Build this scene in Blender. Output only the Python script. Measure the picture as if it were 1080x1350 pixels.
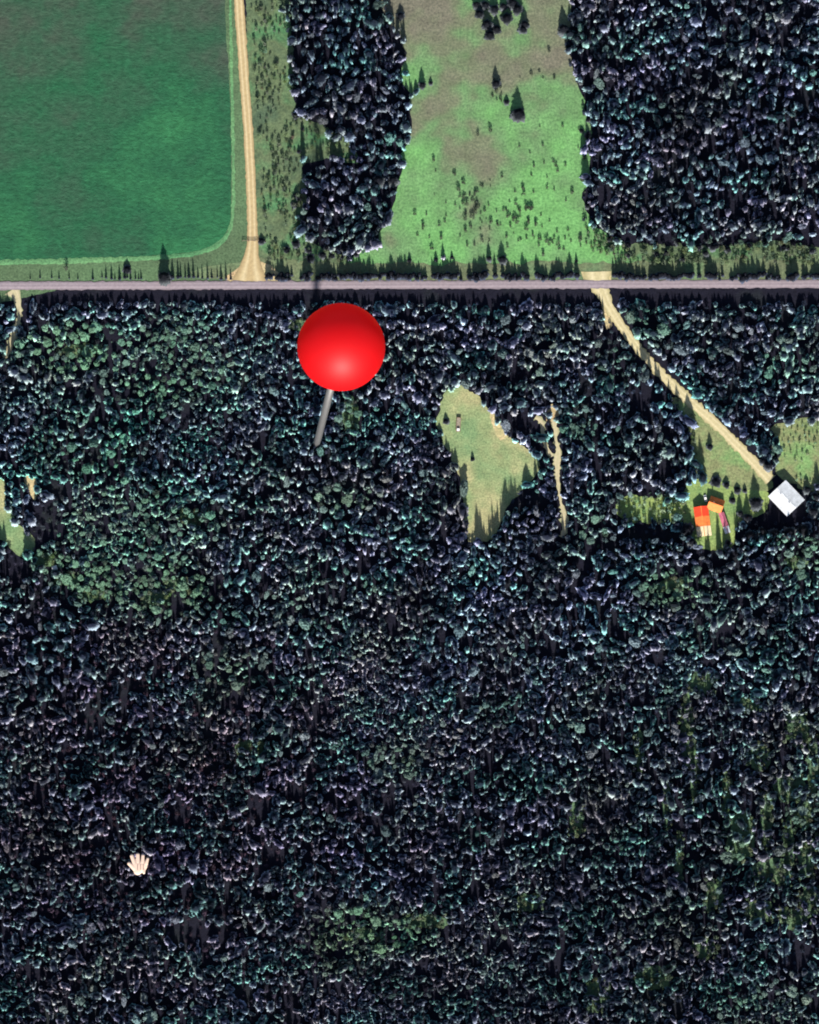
import bpy, bmesh, math, random
import numpy as np
from mathutils import Vector, Matrix

random.seed(7)
rng = np.random.default_rng(7)
scene = bpy.context.scene
for o in list(bpy.data.objects):
    bpy.data.objects.remove(o)
COL = scene.collection

# ------------------------------------------------------------------ camera
CAM_S, CAM_H, MPP = 330.0, 2500.0, 0.5          # metres south of the centre, height, metres per photo pixel
DIST = math.hypot(CAM_S, CAM_H)
FPX = DIST / MPP
cam_d = bpy.data.cameras.new('camera')
cam = bpy.data.objects.new('camera', cam_d)
COL.objects.link(cam)
cam.location = (0, -CAM_S, CAM_H)
TILT = math.atan2(CAM_S, CAM_H)
cam.rotation_euler = (TILT, 0, 0)
cam_d.sensor_fit = 'VERTICAL'
cam_d.sensor_height = 36.0
cam_d.sensor_width = 36.0 * 0.8
cam_d.lens = 36.0 * FPX / 1350.0
cam_d.clip_start = 1.0
cam_d.clip_end = 20000.0
scene.camera = cam

# ------------------------------------------------------------------ light
SUN_EL = math.radians(27.0)
SUN_AZ = math.radians(177.0)                     # from north, clockwise: a little east of south
world = bpy.data.worlds.new('World')
scene.world = world
world.use_nodes = True
wn = world.node_tree.nodes
wl = world.node_tree.links
wn.clear()
sky = wn.new('ShaderNodeTexSky')
sky.sky_type = 'NISHITA'
sky.sun_disc = False
sky.sun_elevation = SUN_EL
sky.sun_rotation = SUN_AZ
bg = wn.new('ShaderNodeBackground')
bg.inputs['Strength'].default_value = 0.06
wo = wn.new('ShaderNodeOutputWorld')
wl.new(sky.outputs[0], bg.inputs[0])
wl.new(bg.outputs[0], wo.inputs[0])
sun_d = bpy.data.lights.new('sun', 'SUN')
sun_d.energy = 5.0
sun_d.angle = math.radians(2.4)
sun_d.color = (1.0, 0.95, 0.88)
sun = bpy.data.objects.new('sun', sun_d)
COL.objects.link(sun)
sun.location = (60, -300, 400)
to_sun = Vector((math.sin(SUN_AZ) * math.cos(SUN_EL), math.cos(SUN_AZ) * math.cos(SUN_EL), math.sin(SUN_EL)))
sun.rotation_euler = to_sun.to_track_quat('Z', 'Y').to_euler()
scene.view_settings.view_transform = 'Standard'
scene.view_settings.look = 'None'
scene.view_settings.gamma = 1.0
scene.view_settings.exposure = 1.15
scene.view_settings.use_curve_mapping = False
scene.cycles.filter_width = 1.9                   # soft, like a picture taken off a far lens
GAIN = 1.6                                      # sunlit flat ground: picture value / base colour

# ------------------------------------------------------------------ helpers
_c, _s = math.cos(TILT), math.sin(TILT)


def at(px, py, z=0.0):
    """photo pixel -> point on the level plane at height z"""
    dx, dy, dz = (px - 540) / FPX, (675 - py) / FPX, -1.0
    wx, wy, wz = dx, dy * _c - dz * _s, dy * _s + dz * _c
    t = (z - CAM_H) / wz
    return Vector((wx * t, -CAM_S + wy * t, z))


def at_np(p):
    dx, dy = (p[:, 0] - 540) / FPX, (675 - p[:, 1]) / FPX
    wy, wz = dy * _c + _s, dy * _s - _c
    t = -CAM_H / wz
    return np.stack([dx * t, -CAM_S + wy * t], 1)


def lin(v):
    v /= 255.0
    return v / 12.92 if v <= 0.04045 else ((v + 0.055) / 1.055) ** 2.4


def C(r, g, b, k=1.0):
    return tuple(min(0.85, lin(v) / GAIN * k) for v in (r, g, b))


def tag(o, label=None, cat=None, group=None, kind=None):
    if label: o['label'] = label
    if cat: o['category'] = cat
    if group: o['group'] = group
    if kind: o['kind'] = kind
    return o


def empty(name, loc, rz=0.0):
    o = bpy.data.objects.new(name, None)
    o.empty_display_size = 0.5
    COL.objects.link(o)
    o.location = loc
    o.rotation_euler = (0, 0, rz)
    return o


def link(name, mesh, parent=None):
    o = bpy.data.objects.new(name, mesh)
    COL.objects.link(o)
    if parent: o.parent = parent
    return o


def bm_obj(name, bm, mat, parent=None, smooth=False):
    me = bpy.data.meshes.new(name)
    bm.normal_update()
    bm.to_mesh(me)
    bm.free()
    if mat: me.materials.append(mat)
    if smooth:
        for p in me.polygons: p.use_smooth = True
    return link(name, me, parent)


def add_box(bm, lo, hi):
    r = bmesh.ops.create_cube(bm, size=1.0)
    for v in r['verts']:
        v.co = Vector([lo[i] + (v.co[i] + 0.5) * (hi[i] - lo[i]) for i in range(3)])


def box(name, lo, hi, mat, parent=None, bevel=0.0):
    bm = bmesh.new()
    add_box(bm, lo, hi)
    if bevel:
        bmesh.ops.bevel(bm, geom=bm.edges[:], offset=bevel, segments=1, affect='EDGES')
    return bm_obj(name, bm, mat, parent)


def add_tube(bm, pts, rads, n=6, cap=True):
    rings = []
    for i, p in enumerate(pts):
        p = Vector(p)
        a = Vector(pts[max(i - 1, 0)]); b = Vector(pts[min(i + 1, len(pts) - 1)])
        d = (b - a).normalized()
        u = d.orthogonal().normalized(); w = d.cross(u)
        rings.append([bm.verts.new(p + (u * math.cos(k * 2 * math.pi / n) + w * math.sin(k * 2 * math.pi / n)) * rads[i]) for k in range(n)])
    for r0, r1 in zip(rings, rings[1:]):
        for k in range(n):
            bm.faces.new((r0[k], r0[(k + 1) % n], r1[(k + 1) % n], r1[k]))
    if cap:
        bm.faces.new(rings[0][::-1]); bm.faces.new(rings[-1])


# ------------------------------------------------------------------ materials
class NT:
    def __init__(self, name):
        self.m = bpy.data.materials.new(name)
        self.m.use_nodes = True
        self.t = self.m.node_tree
        self.p = self.t.nodes['Principled BSDF']
        self.p.inputs['Specular IOR Level'].default_value = 0.15
        self.p.inputs['Roughness'].default_value = 0.9

    def n(self, typ, **kw):
        nd = self.t.nodes.new(typ)
        for k, v in kw.items():
            if hasattr(nd, k): setattr(nd, k, v)
            else: nd.inputs[k].default_value = v
        return nd

    def l(self, a, b):
        self.t.links.new(a, b)

    def pos(self):
        if not hasattr(self, '_pos'):
            self._pos = self.n('ShaderNodeNewGeometry').outputs['Position']
        return self._pos

    def noise(self, scale, detail=4.0, rough=0.6, stretch=None, offset=None, distortion=0.0):
        nz = self.n('ShaderNodeTexNoise', Scale=scale, Detail=detail, Roughness=rough, Distortion=distortion)
        src = self.pos()
        if stretch or offset:
            mp = self.n('ShaderNodeMapping')
            if stretch: mp.inputs['Scale'].default_value = stretch
            if offset: mp.inputs['Location'].default_value = offset
            self.l(src, mp.inputs['Vector']); src = mp.outputs[0]
        self.l(src, nz.inputs['Vector'])
        return nz.outputs['Fac']

    def ramp(self, fac, stops):
        r = self.n('ShaderNodeValToRGB')
        e = r.color_ramp.elements
        while len(e) < len(stops): e.new(0.5)
        for el, (p, c) in zip(e, stops):
            el.position = p
            el.color = (*c, 1) if len(c) == 3 else c
        self.l(fac, r.inputs[0])
        return r.outputs[0]

    def mix(self, fac, a, b, blend='MIX'):
        m = self.n('ShaderNodeMix', data_type='RGBA', blend_type=blend)
        for i, v in ((0, fac), (6, a), (7, b)):
            if hasattr(v, 'links') or hasattr(v, 'is_linked'): self.l(v, m.inputs[i])
            else: m.inputs[i].default_value = v if i == 0 else (*v, 1) if len(v) == 3 else v
        return m.outputs[2]

    def bump(self, h, strength, dist):
        b = self.n('ShaderNodeBump', Strength=strength, Distance=dist)
        self.l(h, b.inputs['Height'])
        self.l(b.outputs[0], self.p.inputs['Normal'])

    def out(self, col):
        self.l(col, self.p.inputs['Base Color'])
        return self.m


def bw(lo, hi):
    return [(lo, (0, 0, 0)), (hi, (1, 1, 1))]


def grass_mat(name, stops, big=0.012, mid=0.09, fine=0.7, speck=None, bump=0.35, stretch=None, drift=None):
    g = NT(name)
    fac = g.noise(big, 3, 0.6, stretch)
    if drift:                                    # drier towards one end of the field: (y0, y1, add0, add1)
        sp = g.n('ShaderNodeSeparateXYZ'); g.l(g.pos(), sp.inputs[0])
        mr = g.n('ShaderNodeMapRange')
        for k, v in zip(('From Min', 'From Max', 'To Min', 'To Max'), drift): mr.inputs[k].default_value = v
        g.l(sp.outputs[1], mr.inputs['Value'])
        ad = g.n('ShaderNodeMath', operation='ADD'); g.l(fac, ad.inputs[0]); g.l(mr.outputs[0], ad.inputs[1])
        fac = ad.outputs[0]
    a = g.ramp(fac, stops)
    b = g.ramp(g.noise(mid, 5, 0.7), [(0.3, (0.72, 0.72, 0.72)), (0.7, (1.2, 1.2, 1.2))])
    c = g.mix(0.8, a, b, 'MULTIPLY')
    f = g.noise(fine, 4, 0.75)
    c = g.mix(0.75, c, g.ramp(f, [(0.32, (0.4, 0.44, 0.46)), (0.68, (1.55, 1.5, 1.42))]), 'MULTIPLY')
    if speck:
        c = g.mix(g.ramp(g.noise(speck[1], 3, 0.6, None, (40, 9, 0)), bw(speck[2], speck[3])), c, speck[0])
    g.bump(f, bump, 0.8)
    return g.out(c)


def plain(name, col, rough=0.7, var=0.12, scale=0.6, spec=0.2, metal=0.0):
    g = NT(name)
    g.p.inputs['Roughness'].default_value = rough
    g.p.inputs['Specular IOR Level'].default_value = spec
    g.p.inputs['Metallic'].default_value = metal
    lo = tuple(v * (1 - var) for v in col); hi = tuple(min(0.9, v * (1 + var)) for v in col)
    return g.out(g.ramp(g.noise(scale, 4, 0.6), [(0.3, lo), (0.7, hi)]))


M = {}
# forest floor: needle litter, moss and a little grass, coloured navy to carry the shade
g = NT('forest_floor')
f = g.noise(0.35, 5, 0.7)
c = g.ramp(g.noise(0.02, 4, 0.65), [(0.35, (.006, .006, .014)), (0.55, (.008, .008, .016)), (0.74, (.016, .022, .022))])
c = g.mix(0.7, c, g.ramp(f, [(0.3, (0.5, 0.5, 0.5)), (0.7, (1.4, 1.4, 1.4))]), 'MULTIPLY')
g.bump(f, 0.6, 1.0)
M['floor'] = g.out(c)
# crop field: sown rows that turn along the headland show as faint lines
g = NT('crop_field')
nn = g.noise(0.011, 4, 0.62, None, (13, 71, 0))
sp = g.n('ShaderNodeSeparateXYZ'); g.l(g.pos(), sp.inputs[0])
mr = g.n('ShaderNodeMapRange'); mr.inputs['From Min'].default_value = 165; mr.inputs['From Max'].default_value = 340; mr.inputs['To Min'].default_value = .08; mr.inputs['To Max'].default_value = -.07
g.l(sp.outputs[1], mr.inputs['Value'])
sm0 = g.n('ShaderNodeMath', operation='ADD'); g.l(nn, sm0.inputs[0]); g.l(mr.outputs[0], sm0.inputs[1])
a = g.ramp(sm0.outputs[0], [(0.32, C(78, 92, 80)), (0.44, C(58, 100, 76)), (0.54, C(46, 106, 74)), (0.70, C(58, 128, 84))])
f = g.noise(0.22, 6, 0.78, (1.0, 1.5, 1))
b = g.ramp(f, [(0.3, (0.6, 0.62, 0.62)), (0.7, (1.4, 1.34, 1.3))])
c = g.mix(0.9, a, b, 'MULTIPLY')
rows = g.noise(0.35, 4, 0.7, (0.5, 1.1, 1), (5, 3, 0), 1.5)
c = g.mix(0.6, c, g.ramp(rows, [(0.35, (0.7, 0.7, 0.7)), (0.65, (1.25, 1.25, 1.25))]), 'MULTIPLY')
g.bump(f, 0.7, 1.2)
M['crop'] = g.out(c)
M['headland'] = grass_mat('headland_grass', [(0.35, C(92, 110, 84)), (0.65, C(104, 136, 98))], mid=0.2)
M['margin'] = grass_mat('margin_grass', [(0.35, C(92, 150, 104)), (0.65, C(120, 168, 116))], mid=0.2)
M['verge'] = grass_mat('verge_grass', [(0.35, C(112, 120, 94)), (0.5, C(122, 136, 102)), (0.66, C(112, 146, 106))], big=0.03, fine=0.55)
M['scrub_ground'] = grass_mat('scrub_ground', [(0.35, C(90, 112, 88)), (0.5, C(112, 130, 96)), (0.64, C(92, 142, 98))], big=0.035, fine=0.5)
M['pasture'] = grass_mat('pasture_grass', [(0.34, C(128, 126, 110)), (0.44, C(126, 136, 108)), (0.51, C(118, 158, 108)), (0.63, C(124, 184, 112))],
                         big=0.016, mid=0.07, fine=0.6, drift=(200, 345, .075, -.09))
M['meadow'] = grass_mat('meadow_grass', [(0.34, C(132, 164, 116)), (0.48, C(160, 176, 126)), (0.62, C(194, 190, 142))], big=0.03, fine=0.8)
M['yard'] = grass_mat('yard_grass', [(0.34, C(134, 156, 104)), (0.5, C(150, 156, 112)), (0.66, C(136, 176, 112))], big=0.04, fine=0.6)
M['lawn'] = grass_mat('lawn_grass', [(0.34, C(134, 168, 106)), (0.6, C(168, 188, 112))], big=0.05, fine=0.7)
M['patch'] = grass_mat('opening_grass', [(0.34, C(88, 116, 90)), (0.5, C(104, 136, 102)), (0.66, C(124, 154, 108))], big=0.04, fine=0.45)
M['bare'] = grass_mat('bare_soil', [(0.35, C(206, 176, 136)), (0.5, C(226, 206, 158)), (0.66, C(200, 192, 142))], big=0.06, fine=0.6)


def track_mat(name, edge, mid, tyre, wear=0.35):
    g = NT(name)
    uv = g.n('ShaderNodeUVMap').outputs[0]
    sx = g.n('ShaderNodeSeparateXYZ'); g.l(uv, sx.inputs[0])
    w = g.noise(0.05, 3, 0.6)
    ad = g.n('ShaderNodeMath', operation='MULTIPLY_ADD'); g.l(w, ad.inputs[0]); ad.inputs[1].default_value = 0.12; 
    g.l(sx.outputs[0], ad.inputs[2])
    sub = g.n('ShaderNodeMath', operation='SUBTRACT'); g.l(ad.outputs[0], sub.inputs[0]); sub.inputs[1].default_value = 0.06
    c = g.ramp(sub.outputs[0], [(0.0, edge), (0.16, mid), (0.30, tyre), (0.42, mid), (0.5, mid), (0.58, mid), (0.70, tyre), (0.84, mid), (1.0, edge)])
    f = g.noise(0.5, 5, 0.7)
    c = g.mix(0.6, c, g.ramp(f, [(0.3, (0.72, 0.72, 0.72)), (0.7, (1.22, 1.22, 1.2))]), 'MULTIPLY')
    g.bump(f, 0.35, 0.3)
    return g.out(c)


M['gravel'] = track_mat('gravel', C(170, 150, 112), C(206, 182, 136), C(232, 212, 168))
M['drive'] = track_mat('drive_gravel', C(184, 174, 128), C(220, 206, 160), C(236, 222, 178))
M['asphalt'] = track_mat('road_surface', C(140, 128, 134), C(164, 150, 158), C(180, 166, 172))
M['trail'] = track_mat('trail_dirt', C(160, 166, 128), C(210, 200, 160), C(220, 206, 170))


def foliage(name, lit_rims=False, fine=1.3):
    g = NT(name)
    at_ = g.n('ShaderNodeAttribute', attribute_type='INSTANCER', attribute_name='tint')
    f = g.noise(fine, 3, 0.7)
    c = g.mix(0.8, at_.outputs['Color'], g.ramp(f, [(0.3, (0.55, 0.55, 0.55)), (0.7, (1.3, 1.3, 1.3))]), 'MULTIPLY')
    if lit_rims:                                     # light painted in: near-black inner crown, outer boughs brightened like a sunlit rim
        ta = g.n('ShaderNodeAttribute', attribute_type='GEOMETRY', attribute_name='lit_rim')
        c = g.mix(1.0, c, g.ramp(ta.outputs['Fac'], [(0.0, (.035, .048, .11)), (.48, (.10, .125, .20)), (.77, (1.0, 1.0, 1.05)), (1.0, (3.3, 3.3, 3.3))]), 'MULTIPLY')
    g.p.inputs['Roughness'].default_value = 0.75
    g.p.inputs['Specular IOR Level'].default_value = 0.1
    return g.out(c)


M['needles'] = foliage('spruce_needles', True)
M['leaves'] = foliage('aspen_leaves')
M['bark'] = plain('bark', (0.09, 0.07, 0.055), 0.95, 0.3, 2.0)
M['pale_bark'] = plain('pale_bark', (0.34, 0.33, 0.28), 0.9, 0.3, 2.0)

# ------------------------------------------------------------------ ground, fields, roads
def resample(pts, step, closed):
    """Catmull-Rom through the pixel points"""
    P = [np.array(p, float) for p in pts]
    n = len(P)
    out = []
    for i in range(n if closed else n - 1):
        if closed:
            p0, p1, p2, p3 = P[i - 1], P[i], P[(i + 1) % n], P[(i + 2) % n]
        else:
            p0, p1, p2, p3 = P[max(i - 1, 0)], P[i], P[i + 1], P[min(i + 2, n - 1)]
        k = max(1, int(np.linalg.norm((p2 - p1)[:2]) / step))
        for j in range(k):
            t = j / k
            out.append(0.5 * (2 * p1 + (p2 - p0) * t + (2 * p0 - 5 * p1 + 4 * p2 - p3) * t * t + (3 * p1 - p0 - 3 * p2 + p3) * t ** 3))
    if not closed: out.append(P[-1])
    return out


def sheet(name, pts, z, mat, rag=1.5, step=3.0, smooth=True):
    step = max(step, rag * 2.2)
    if smooth == 'angular':                      # straight edges, only roughened
        q = [np.array(a, float) + (np.array(b, float) - np.array(a, float)) * t for a, b in zip(pts, pts[1:] + pts[:1]) for t in np.arange(0, 1, step / max(step, math.dist(a, b)))]
    else: q = resample(pts, step, True) if smooth else [np.array(p, float) for p in pts]
    bm = bmesh.new()
    off = 0.0
    vs = []
    n_ = len(q)
    for i, p in enumerate(q):
        d = q[(i + 1) % n_] - q[i - 1]
        d = d / (np.linalg.norm(d) + 1e-9)
        off = 0.55 * off + random.uniform(-1, 1) * rag
        x, y = p + np.array([-d[1], d[0]]) * off * (1 if smooth else .3)
        vs.append(bm.verts.new(at(x, y, z)))
    f = bm.faces.new(vs)
    bm.normal_update()
    if f.normal.z < 0: f.normal_flip()
    bmesh.ops.triangulate(bm, faces=bm.faces[:], ngon_method='EAR_CLIP')
    bm.normal_update()
    for f in bm.faces:
        if f.normal.z < 0: f.normal_flip()
    o = bm_obj(name, bm, mat)
    return tag(o, kind='structure')


def strip(name, pts, z, mat, rag=0.5, step=5.0, thick=0.0):
    """pts: (px, py, width px) along the centre line"""
    q = resample(pts, step, False)
    bm = bmesh.new()
    uvl = bm.loops.layers.uv.new('UVMap')
    rows = []
    for i, p in enumerate(q):
        a, b = q[max(i - 1, 0)], q[min(i + 1, len(q) - 1)]
        d = (b - a)[:2]; d /= np.linalg.norm(d)
        nrm = np.array([-d[1], d[0]])
        row = []
        for k in range(7):
            u = k / 6
            w = p[2] * (u - 0.5)
            if k in (0, 6): w += random.gauss(0, rag)
            x, y = p[:2] + nrm * w
            crown = 0.12 * (1 - (2 * u - 1) ** 2)
            row.append((bm.verts.new(at(x, y, z + crown)), u))
        rows.append(row)
    for i in range(len(rows) - 1):
        for k in range(6):
            quad = [rows[i][k], rows[i][k + 1], rows[i + 1][k + 1], rows[i + 1][k]]
            f = bm.faces.new([v for v, _ in quad])
            for lp, (v, u) in zip(f.loops, quad): lp[uvl].uv = (u, i)
    bm.normal_update()
    for f in bm.faces:
        if f.normal.z < 0: f.normal_flip()
    return tag(bm_obj(name, bm, mat), kind='structure')


bm = bmesh.new()
bmesh.ops.create_grid(bm, x_segments=4, y_segments=4, size=6000)
tag(bm_obj('ground', bm, M['floor']), kind='structure')

CROP = [(-260, -260), (296, -260), (297, 0), (303, 120), (305, 230), (303, 290), (292, 314), (270, 328), (230, 335), (120, 341), (0, 344), (-260, 350)]
HEAD = [(-260, -270), (306, -270), (314, 0), (322, 120), (328, 250), (330, 320), (310, 368), (150, 371), (-260, 374)]
EASTV = [(322, -260), (378, -260), (382, 0), (388, 70), (390, 140), (425, 165), (462, 190), (470, 215), (425, 210), (400, 220), (405, 260), (398, 300), (430, 330), (470, 345), (470, 371), (330, 371), (335, 250), (328, 120)]
PAST = [(490, -260), (500, -20), (508, 12), (530, 50), (535, 78), (528, 98), (541, 122), (544, 150), (541, 182), (529, 202), (530, 230), (520, 262), (504, 292), (496, 322), (470, 336), (470, 352),
        (640, 350), (840, 352), (836, 335), (792, 305), (770, 268), (778, 222), (776, 160), (766, 110), (752, 84), (751, 40), (760, -20), (770, -260)]
NVERGE = [(330, 342), (470, 348), (640, 347), (850, 346), (1080, 340), (1340, 338), (1340, 371), (330, 371)]
NSCRUB = [(770, 296), (800, 312), (850, 322), (950, 326), (1020, 318), (1090, 326), (1340, 322), (1340, 358), (790, 360)]
CLEAR = [(602, 505), (612, 512), (629, 521), (638, 533), (659, 549), (661, 566), (680, 583), (711, 603), (712, 622), (692, 640), (674, 662), (662, 688), (646, 714), (616, 714), (610, 668), (607, 632), (594, 602), (578, 570), (574, 554), (584, 522)]
LCLEAR = [(-60, 600), (0, 628), (7, 655), (9, 670), (18, 680), (22, 690), (33, 696), (40, 702), (46, 714), (43, 730), (30, 735), (18, 728), (6, 715), (-10, 706), (-60, 690)]
LPATCH = [(32, 632), (38, 626), (47, 632), (49, 648), (46, 660), (40, 652)]
YARD = [(886, 524), (916, 536), (942, 558), (975, 588), (1018, 630), (1010, 648), (985, 652), (955, 640), (922, 630), (914, 600), (906, 560), (894, 540)]
LAWN = [(906, 640), (930, 632), (985, 646), (1012, 650), (1008, 676), (974, 690), (966, 720), (940, 726), (914, 716), (902, 692), (894, 668)]
RGRASS = [(1018, 566), (1040, 552), (1080, 548), (1340, 560), (1340, 650), (1080, 646), (1050, 640), (1026, 622)]
YSHRUB = [(812, 668), (830, 652), (862, 656), (896, 652), (906, 670), (900, 688), (860, 690), (826, 686)]
sheet('crop_field', CROP, 0.14, M['crop'], 0.6)
sheet('headland', HEAD, 0.06, M['headland'], 0.8)
sheet('verge', EASTV, 0.05, M['scrub_ground'], 1.5)
sheet('pasture', PAST, 0.09, M['pasture'], 3.5)
sheet('verge', NVERGE, 0.12, M['verge'], 2.6)
sheet('scrub_strip', NSCRUB, 0.05, M['scrub_ground'], 2.0)
sheet('meadow', CLEAR, 0.08, M['meadow'], 1.8, 4.0, 'angular')
sheet('meadow', LCLEAR, 0.08, M['meadow'], 1.0)
sheet('meadow', LPATCH, 0.08, M['bare'], 1.0)
sheet('yard', YARD, 0.06, M['yard'], 1.8)
sheet('lawn', LAWN, 0.09, M['lawn'], 1.2)
sheet('meadow', RGRASS, 0.05, M['yard'], 3.5)
sheet('meadow', YSHRUB, 0.05, M['lawn'], 1.5)
sheet('bare_ground', [(314, 352), (322, 346), (346, 346), (362, 354), (372, 371), (300, 371)], 0.17, M['bare'], 0.8)
sheet('bare_ground', [(766, 358), (806, 358), (806, 371), (770, 371)], 0.17, M['bare'], 0.8, smooth=False)
sheet('bare_ground', [(722, 538), (730, 532), (738, 536), (739, 552), (730, 558), (720, 556)], 0.12, M['bare'], 0.8)
sheet('bare_ground', [(794, 398), (803, 412), (808, 430), (800, 434), (796, 418)], 0.07, M['bare'], 0.8)
sheet('meadow', [(648, 536), (657, 548), (661, 566), (668, 574), (660, 580), (652, 566), (646, 548)], 0.11, M['bare'], 1.0)
OPENINGS = []
for k, (x, y, rx, ry) in enumerate([(975, 1108, 18, 30), (1062, 1072, 14, 18), (1050, 960, 16, 26), (925, 900, 20, 14), (1046, 1210, 22, 14), (790, 1310, 16, 24),
                                    (1000, 1000, 14, 22), (1020, 1150, 26, 20), (905, 960, 10, 40), (560, 1215, 30, 10), (860, 1290, 24, 14), (1040, 1040, 22, 18),
                                    (930, 1250, 18, 14), (1065, 1130, 12, 30), (330, 985, 18, 10), (700, 1190, 18, 12), (985, 930, 18, 10), (915, 1010, 6, 44), (880, 1060, 5, 36), (958, 1040, 6, 40), (1010, 1080, 8, 40), (1072, 1010, 9, 40), (895, 1130, 6, 34), (1040, 1110, 10, 30), (760, 1080, 10, 22), (842, 990, 6, 30), (1000, 1200, 20, 16), (940, 1180, 12, 24), (1066, 1190, 14, 20), (462, 545, 9, 24), (392, 428, 12, 7), (62, 738, 14, 10), (88, 764, 16, 9), (122, 784, 18, 8), (205, 790, 20, 9), (235, 772, 16, 10), (100, 462, 26, 9), (888, 772, 20, 10), (250, 682, 14, 9), (480, 1232, 26, 8), (1050, 742, 14, 9)]):
    pts = [(x + rx * math.cos(a) * random.uniform(.7, 1.3), y + ry * math.sin(a) * random.uniform(.7, 1.3)) for a in np.linspace(0, 2 * math.pi, 9)[:-1]]
    OPENINGS.append((x, y, rx, ry))
    sheet('forest_opening', pts, 0.05 + .003 * k, M['patch'], 1.5)

strip('field_margin', [(303, -40, 3), (306, 120, 4), (308, 230, 4), (306, 290, 5), (294, 317, 6), (272, 330, 6), (230, 338, 6), (120, 343, 7), (0, 346, 7), (-260, 352, 7)], 0.16, M['margin'], 0.6, 4)
strip('road', [(-300, 378.5, 11), (0, 376.8, 11), (300, 376, 11), (600, 375.2, 11), (900, 374.6, 11), (1080, 374.2, 11), (1400, 373.5, 11)], 0.30, M['asphalt'], 0.45, 4)
strip('gravel_road', [(303, -280, 13), (311, -60, 13), (315, 0, 13), (321.5, 93, 13), (328, 185, 13), (331.5, 260, 13), (333, 312, 14), (332, 335, 19), (331, 352, 30), (330, 370.5, 48)], 0.22, M['gravel'], 0.4)
DRIVE = [(788, 358, 36), (789, 371, 30), (795, 387, 18), (804, 405, 14), (820, 431, 12), (845, 463, 12), (875, 496, 13), (910, 529, 13), (942, 557, 13), (974, 589, 13), (1000, 616, 14), (1016, 633, 16)]
strip('driveway', DRIVE, 0.20, M['drive'], 1.0, 3.0)
strip('track', [(16, 382, 22), (22, 392, 13), (25, 404, 8), (26, 416, 6), (20, 436, 9), (14, 456, 9), (6, 472, 8)], 0.14, M['trail'], 1.3, 2.5)
TR1 = [(706, 550, 5), (713, 556, 6), (716, 570, 5), (720, 588, 6), (728, 602, 8)]
TR2 = [(730, 552, 9), (732, 566, 6), (733, 580, 5), (736, 592, 7), (735, 604, 12), (735, 620, 8), (736, 638, 5), (738, 655, 3), (741, 668, 5), (745, 684, 9), (744, 698, 7), (740, 708, 4)]
strip('trail', TR1, 0.14, M['trail'], 1.5, 2.5)
strip('trail', TR2, 0.15, M['trail'], 1.6, 2.5)

# ------------------------------------------------------------------ trees: meshes
def spruce_mesh(seed, h=14.0, R=2.5, whorls=22, per=9):
    r = random.Random(seed)
    bm = bmesh.new()
    z0 = h * 0.10
    # dense inner crown
    n = 9
    prev = None
    for t, k in ((0, 0.30), (0.12, 0.6), (0.4, 0.5), (0.75, 0.28), (0.97, 0.03)):
        ring = [bm.verts.new((R * k * r.uniform(.8, 1.2) * math.cos(2 * math.pi * i / n), R * k * r.uniform(.8, 1.2) * math.sin(2 * math.pi * i / n), z0 + (h - z0) * t)) for i in range(n)]
        if prev:
            for i in range(n): bm.faces.new((prev[i], prev[(i + 1) % n], ring[(i + 1) % n], ring[i]))
        prev = ring
    top = bm.verts.new((0, 0, h))
    for i in range(n): bm.faces.new((prev[i], prev[(i + 1) % n], top))
    lop = r.uniform(0, 6.28)
    for w in range(whorls):
        t = (w + r.uniform(-.3, .3)) / whorls
        t = min(max(t, 0), 0.985)
        z = z0 + (h - z0) * t
        L = R * (1 - t ** 1.7) ** 0.85 * (0.8 + 0.2 * min(1, t * 6)) + 0.08
        for b in range(per if t < 0.8 else 6):
            a = 2 * math.pi * (b + 0.5 * (w % 2)) / per + r.uniform(-.25, .25)
            l = L * r.uniform(0.55, 1.25) * (1 + 0.16 * math.cos(a - lop) + 0.12 * math.cos(3 * a + lop))
            d = Vector((math.cos(a), math.sin(a), 0)); s = Vector((-d.y, d.x, 0))
            wd = l * 0.24 + 0.10
            droop = l * r.uniform(0.55, 0.95)
            A = bm.verts.new(d * 0.05 + Vector((0, 0, z + 0.1)))
            Bm = d * l * 0.6 + Vector((0, 0, z - droop * 0.28))
            B1 = bm.verts.new(Bm + s * wd - Vector((0, 0, wd * 0.8)))
            B2 = bm.verts.new(Bm - s * wd - Vector((0, 0, wd * 0.8)))
            Bc = bm.verts.new(Bm)
            T = bm.verts.new(d * l + Vector((0, 0, z - droop)))
            bm.faces.new((A, Bc, B1)); bm.faces.new((A, B2, Bc)); bm.faces.new((B1, Bc, T)); bm.faces.new((Bc, B2, T))
    tl = bm.verts.layers.float.new('lit_rim')
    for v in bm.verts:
        v[tl] = min(1.0, max(0.0, (math.hypot(v.co.x, v.co.y) / R - .30) / .60))  # outer boughs take the painted bright rim, the inner crown stays dark
    me = bpy.data.meshes.new('spruce_crown')
    bm.to_mesh(me); bm.free()
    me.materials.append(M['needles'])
    bt = bmesh.new()
    add_tube(bt, [(0, 0, -0.2), (0, 0, h * .3), (0, 0, h * .9)], [h * .016, h * .012, h * .003], 6)
    mt = bpy.data.meshes.new('spruce_trunk')
    bt.to_mesh(mt); bt.free()
    mt.materials.append(M['bark'])
    return me, mt


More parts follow.
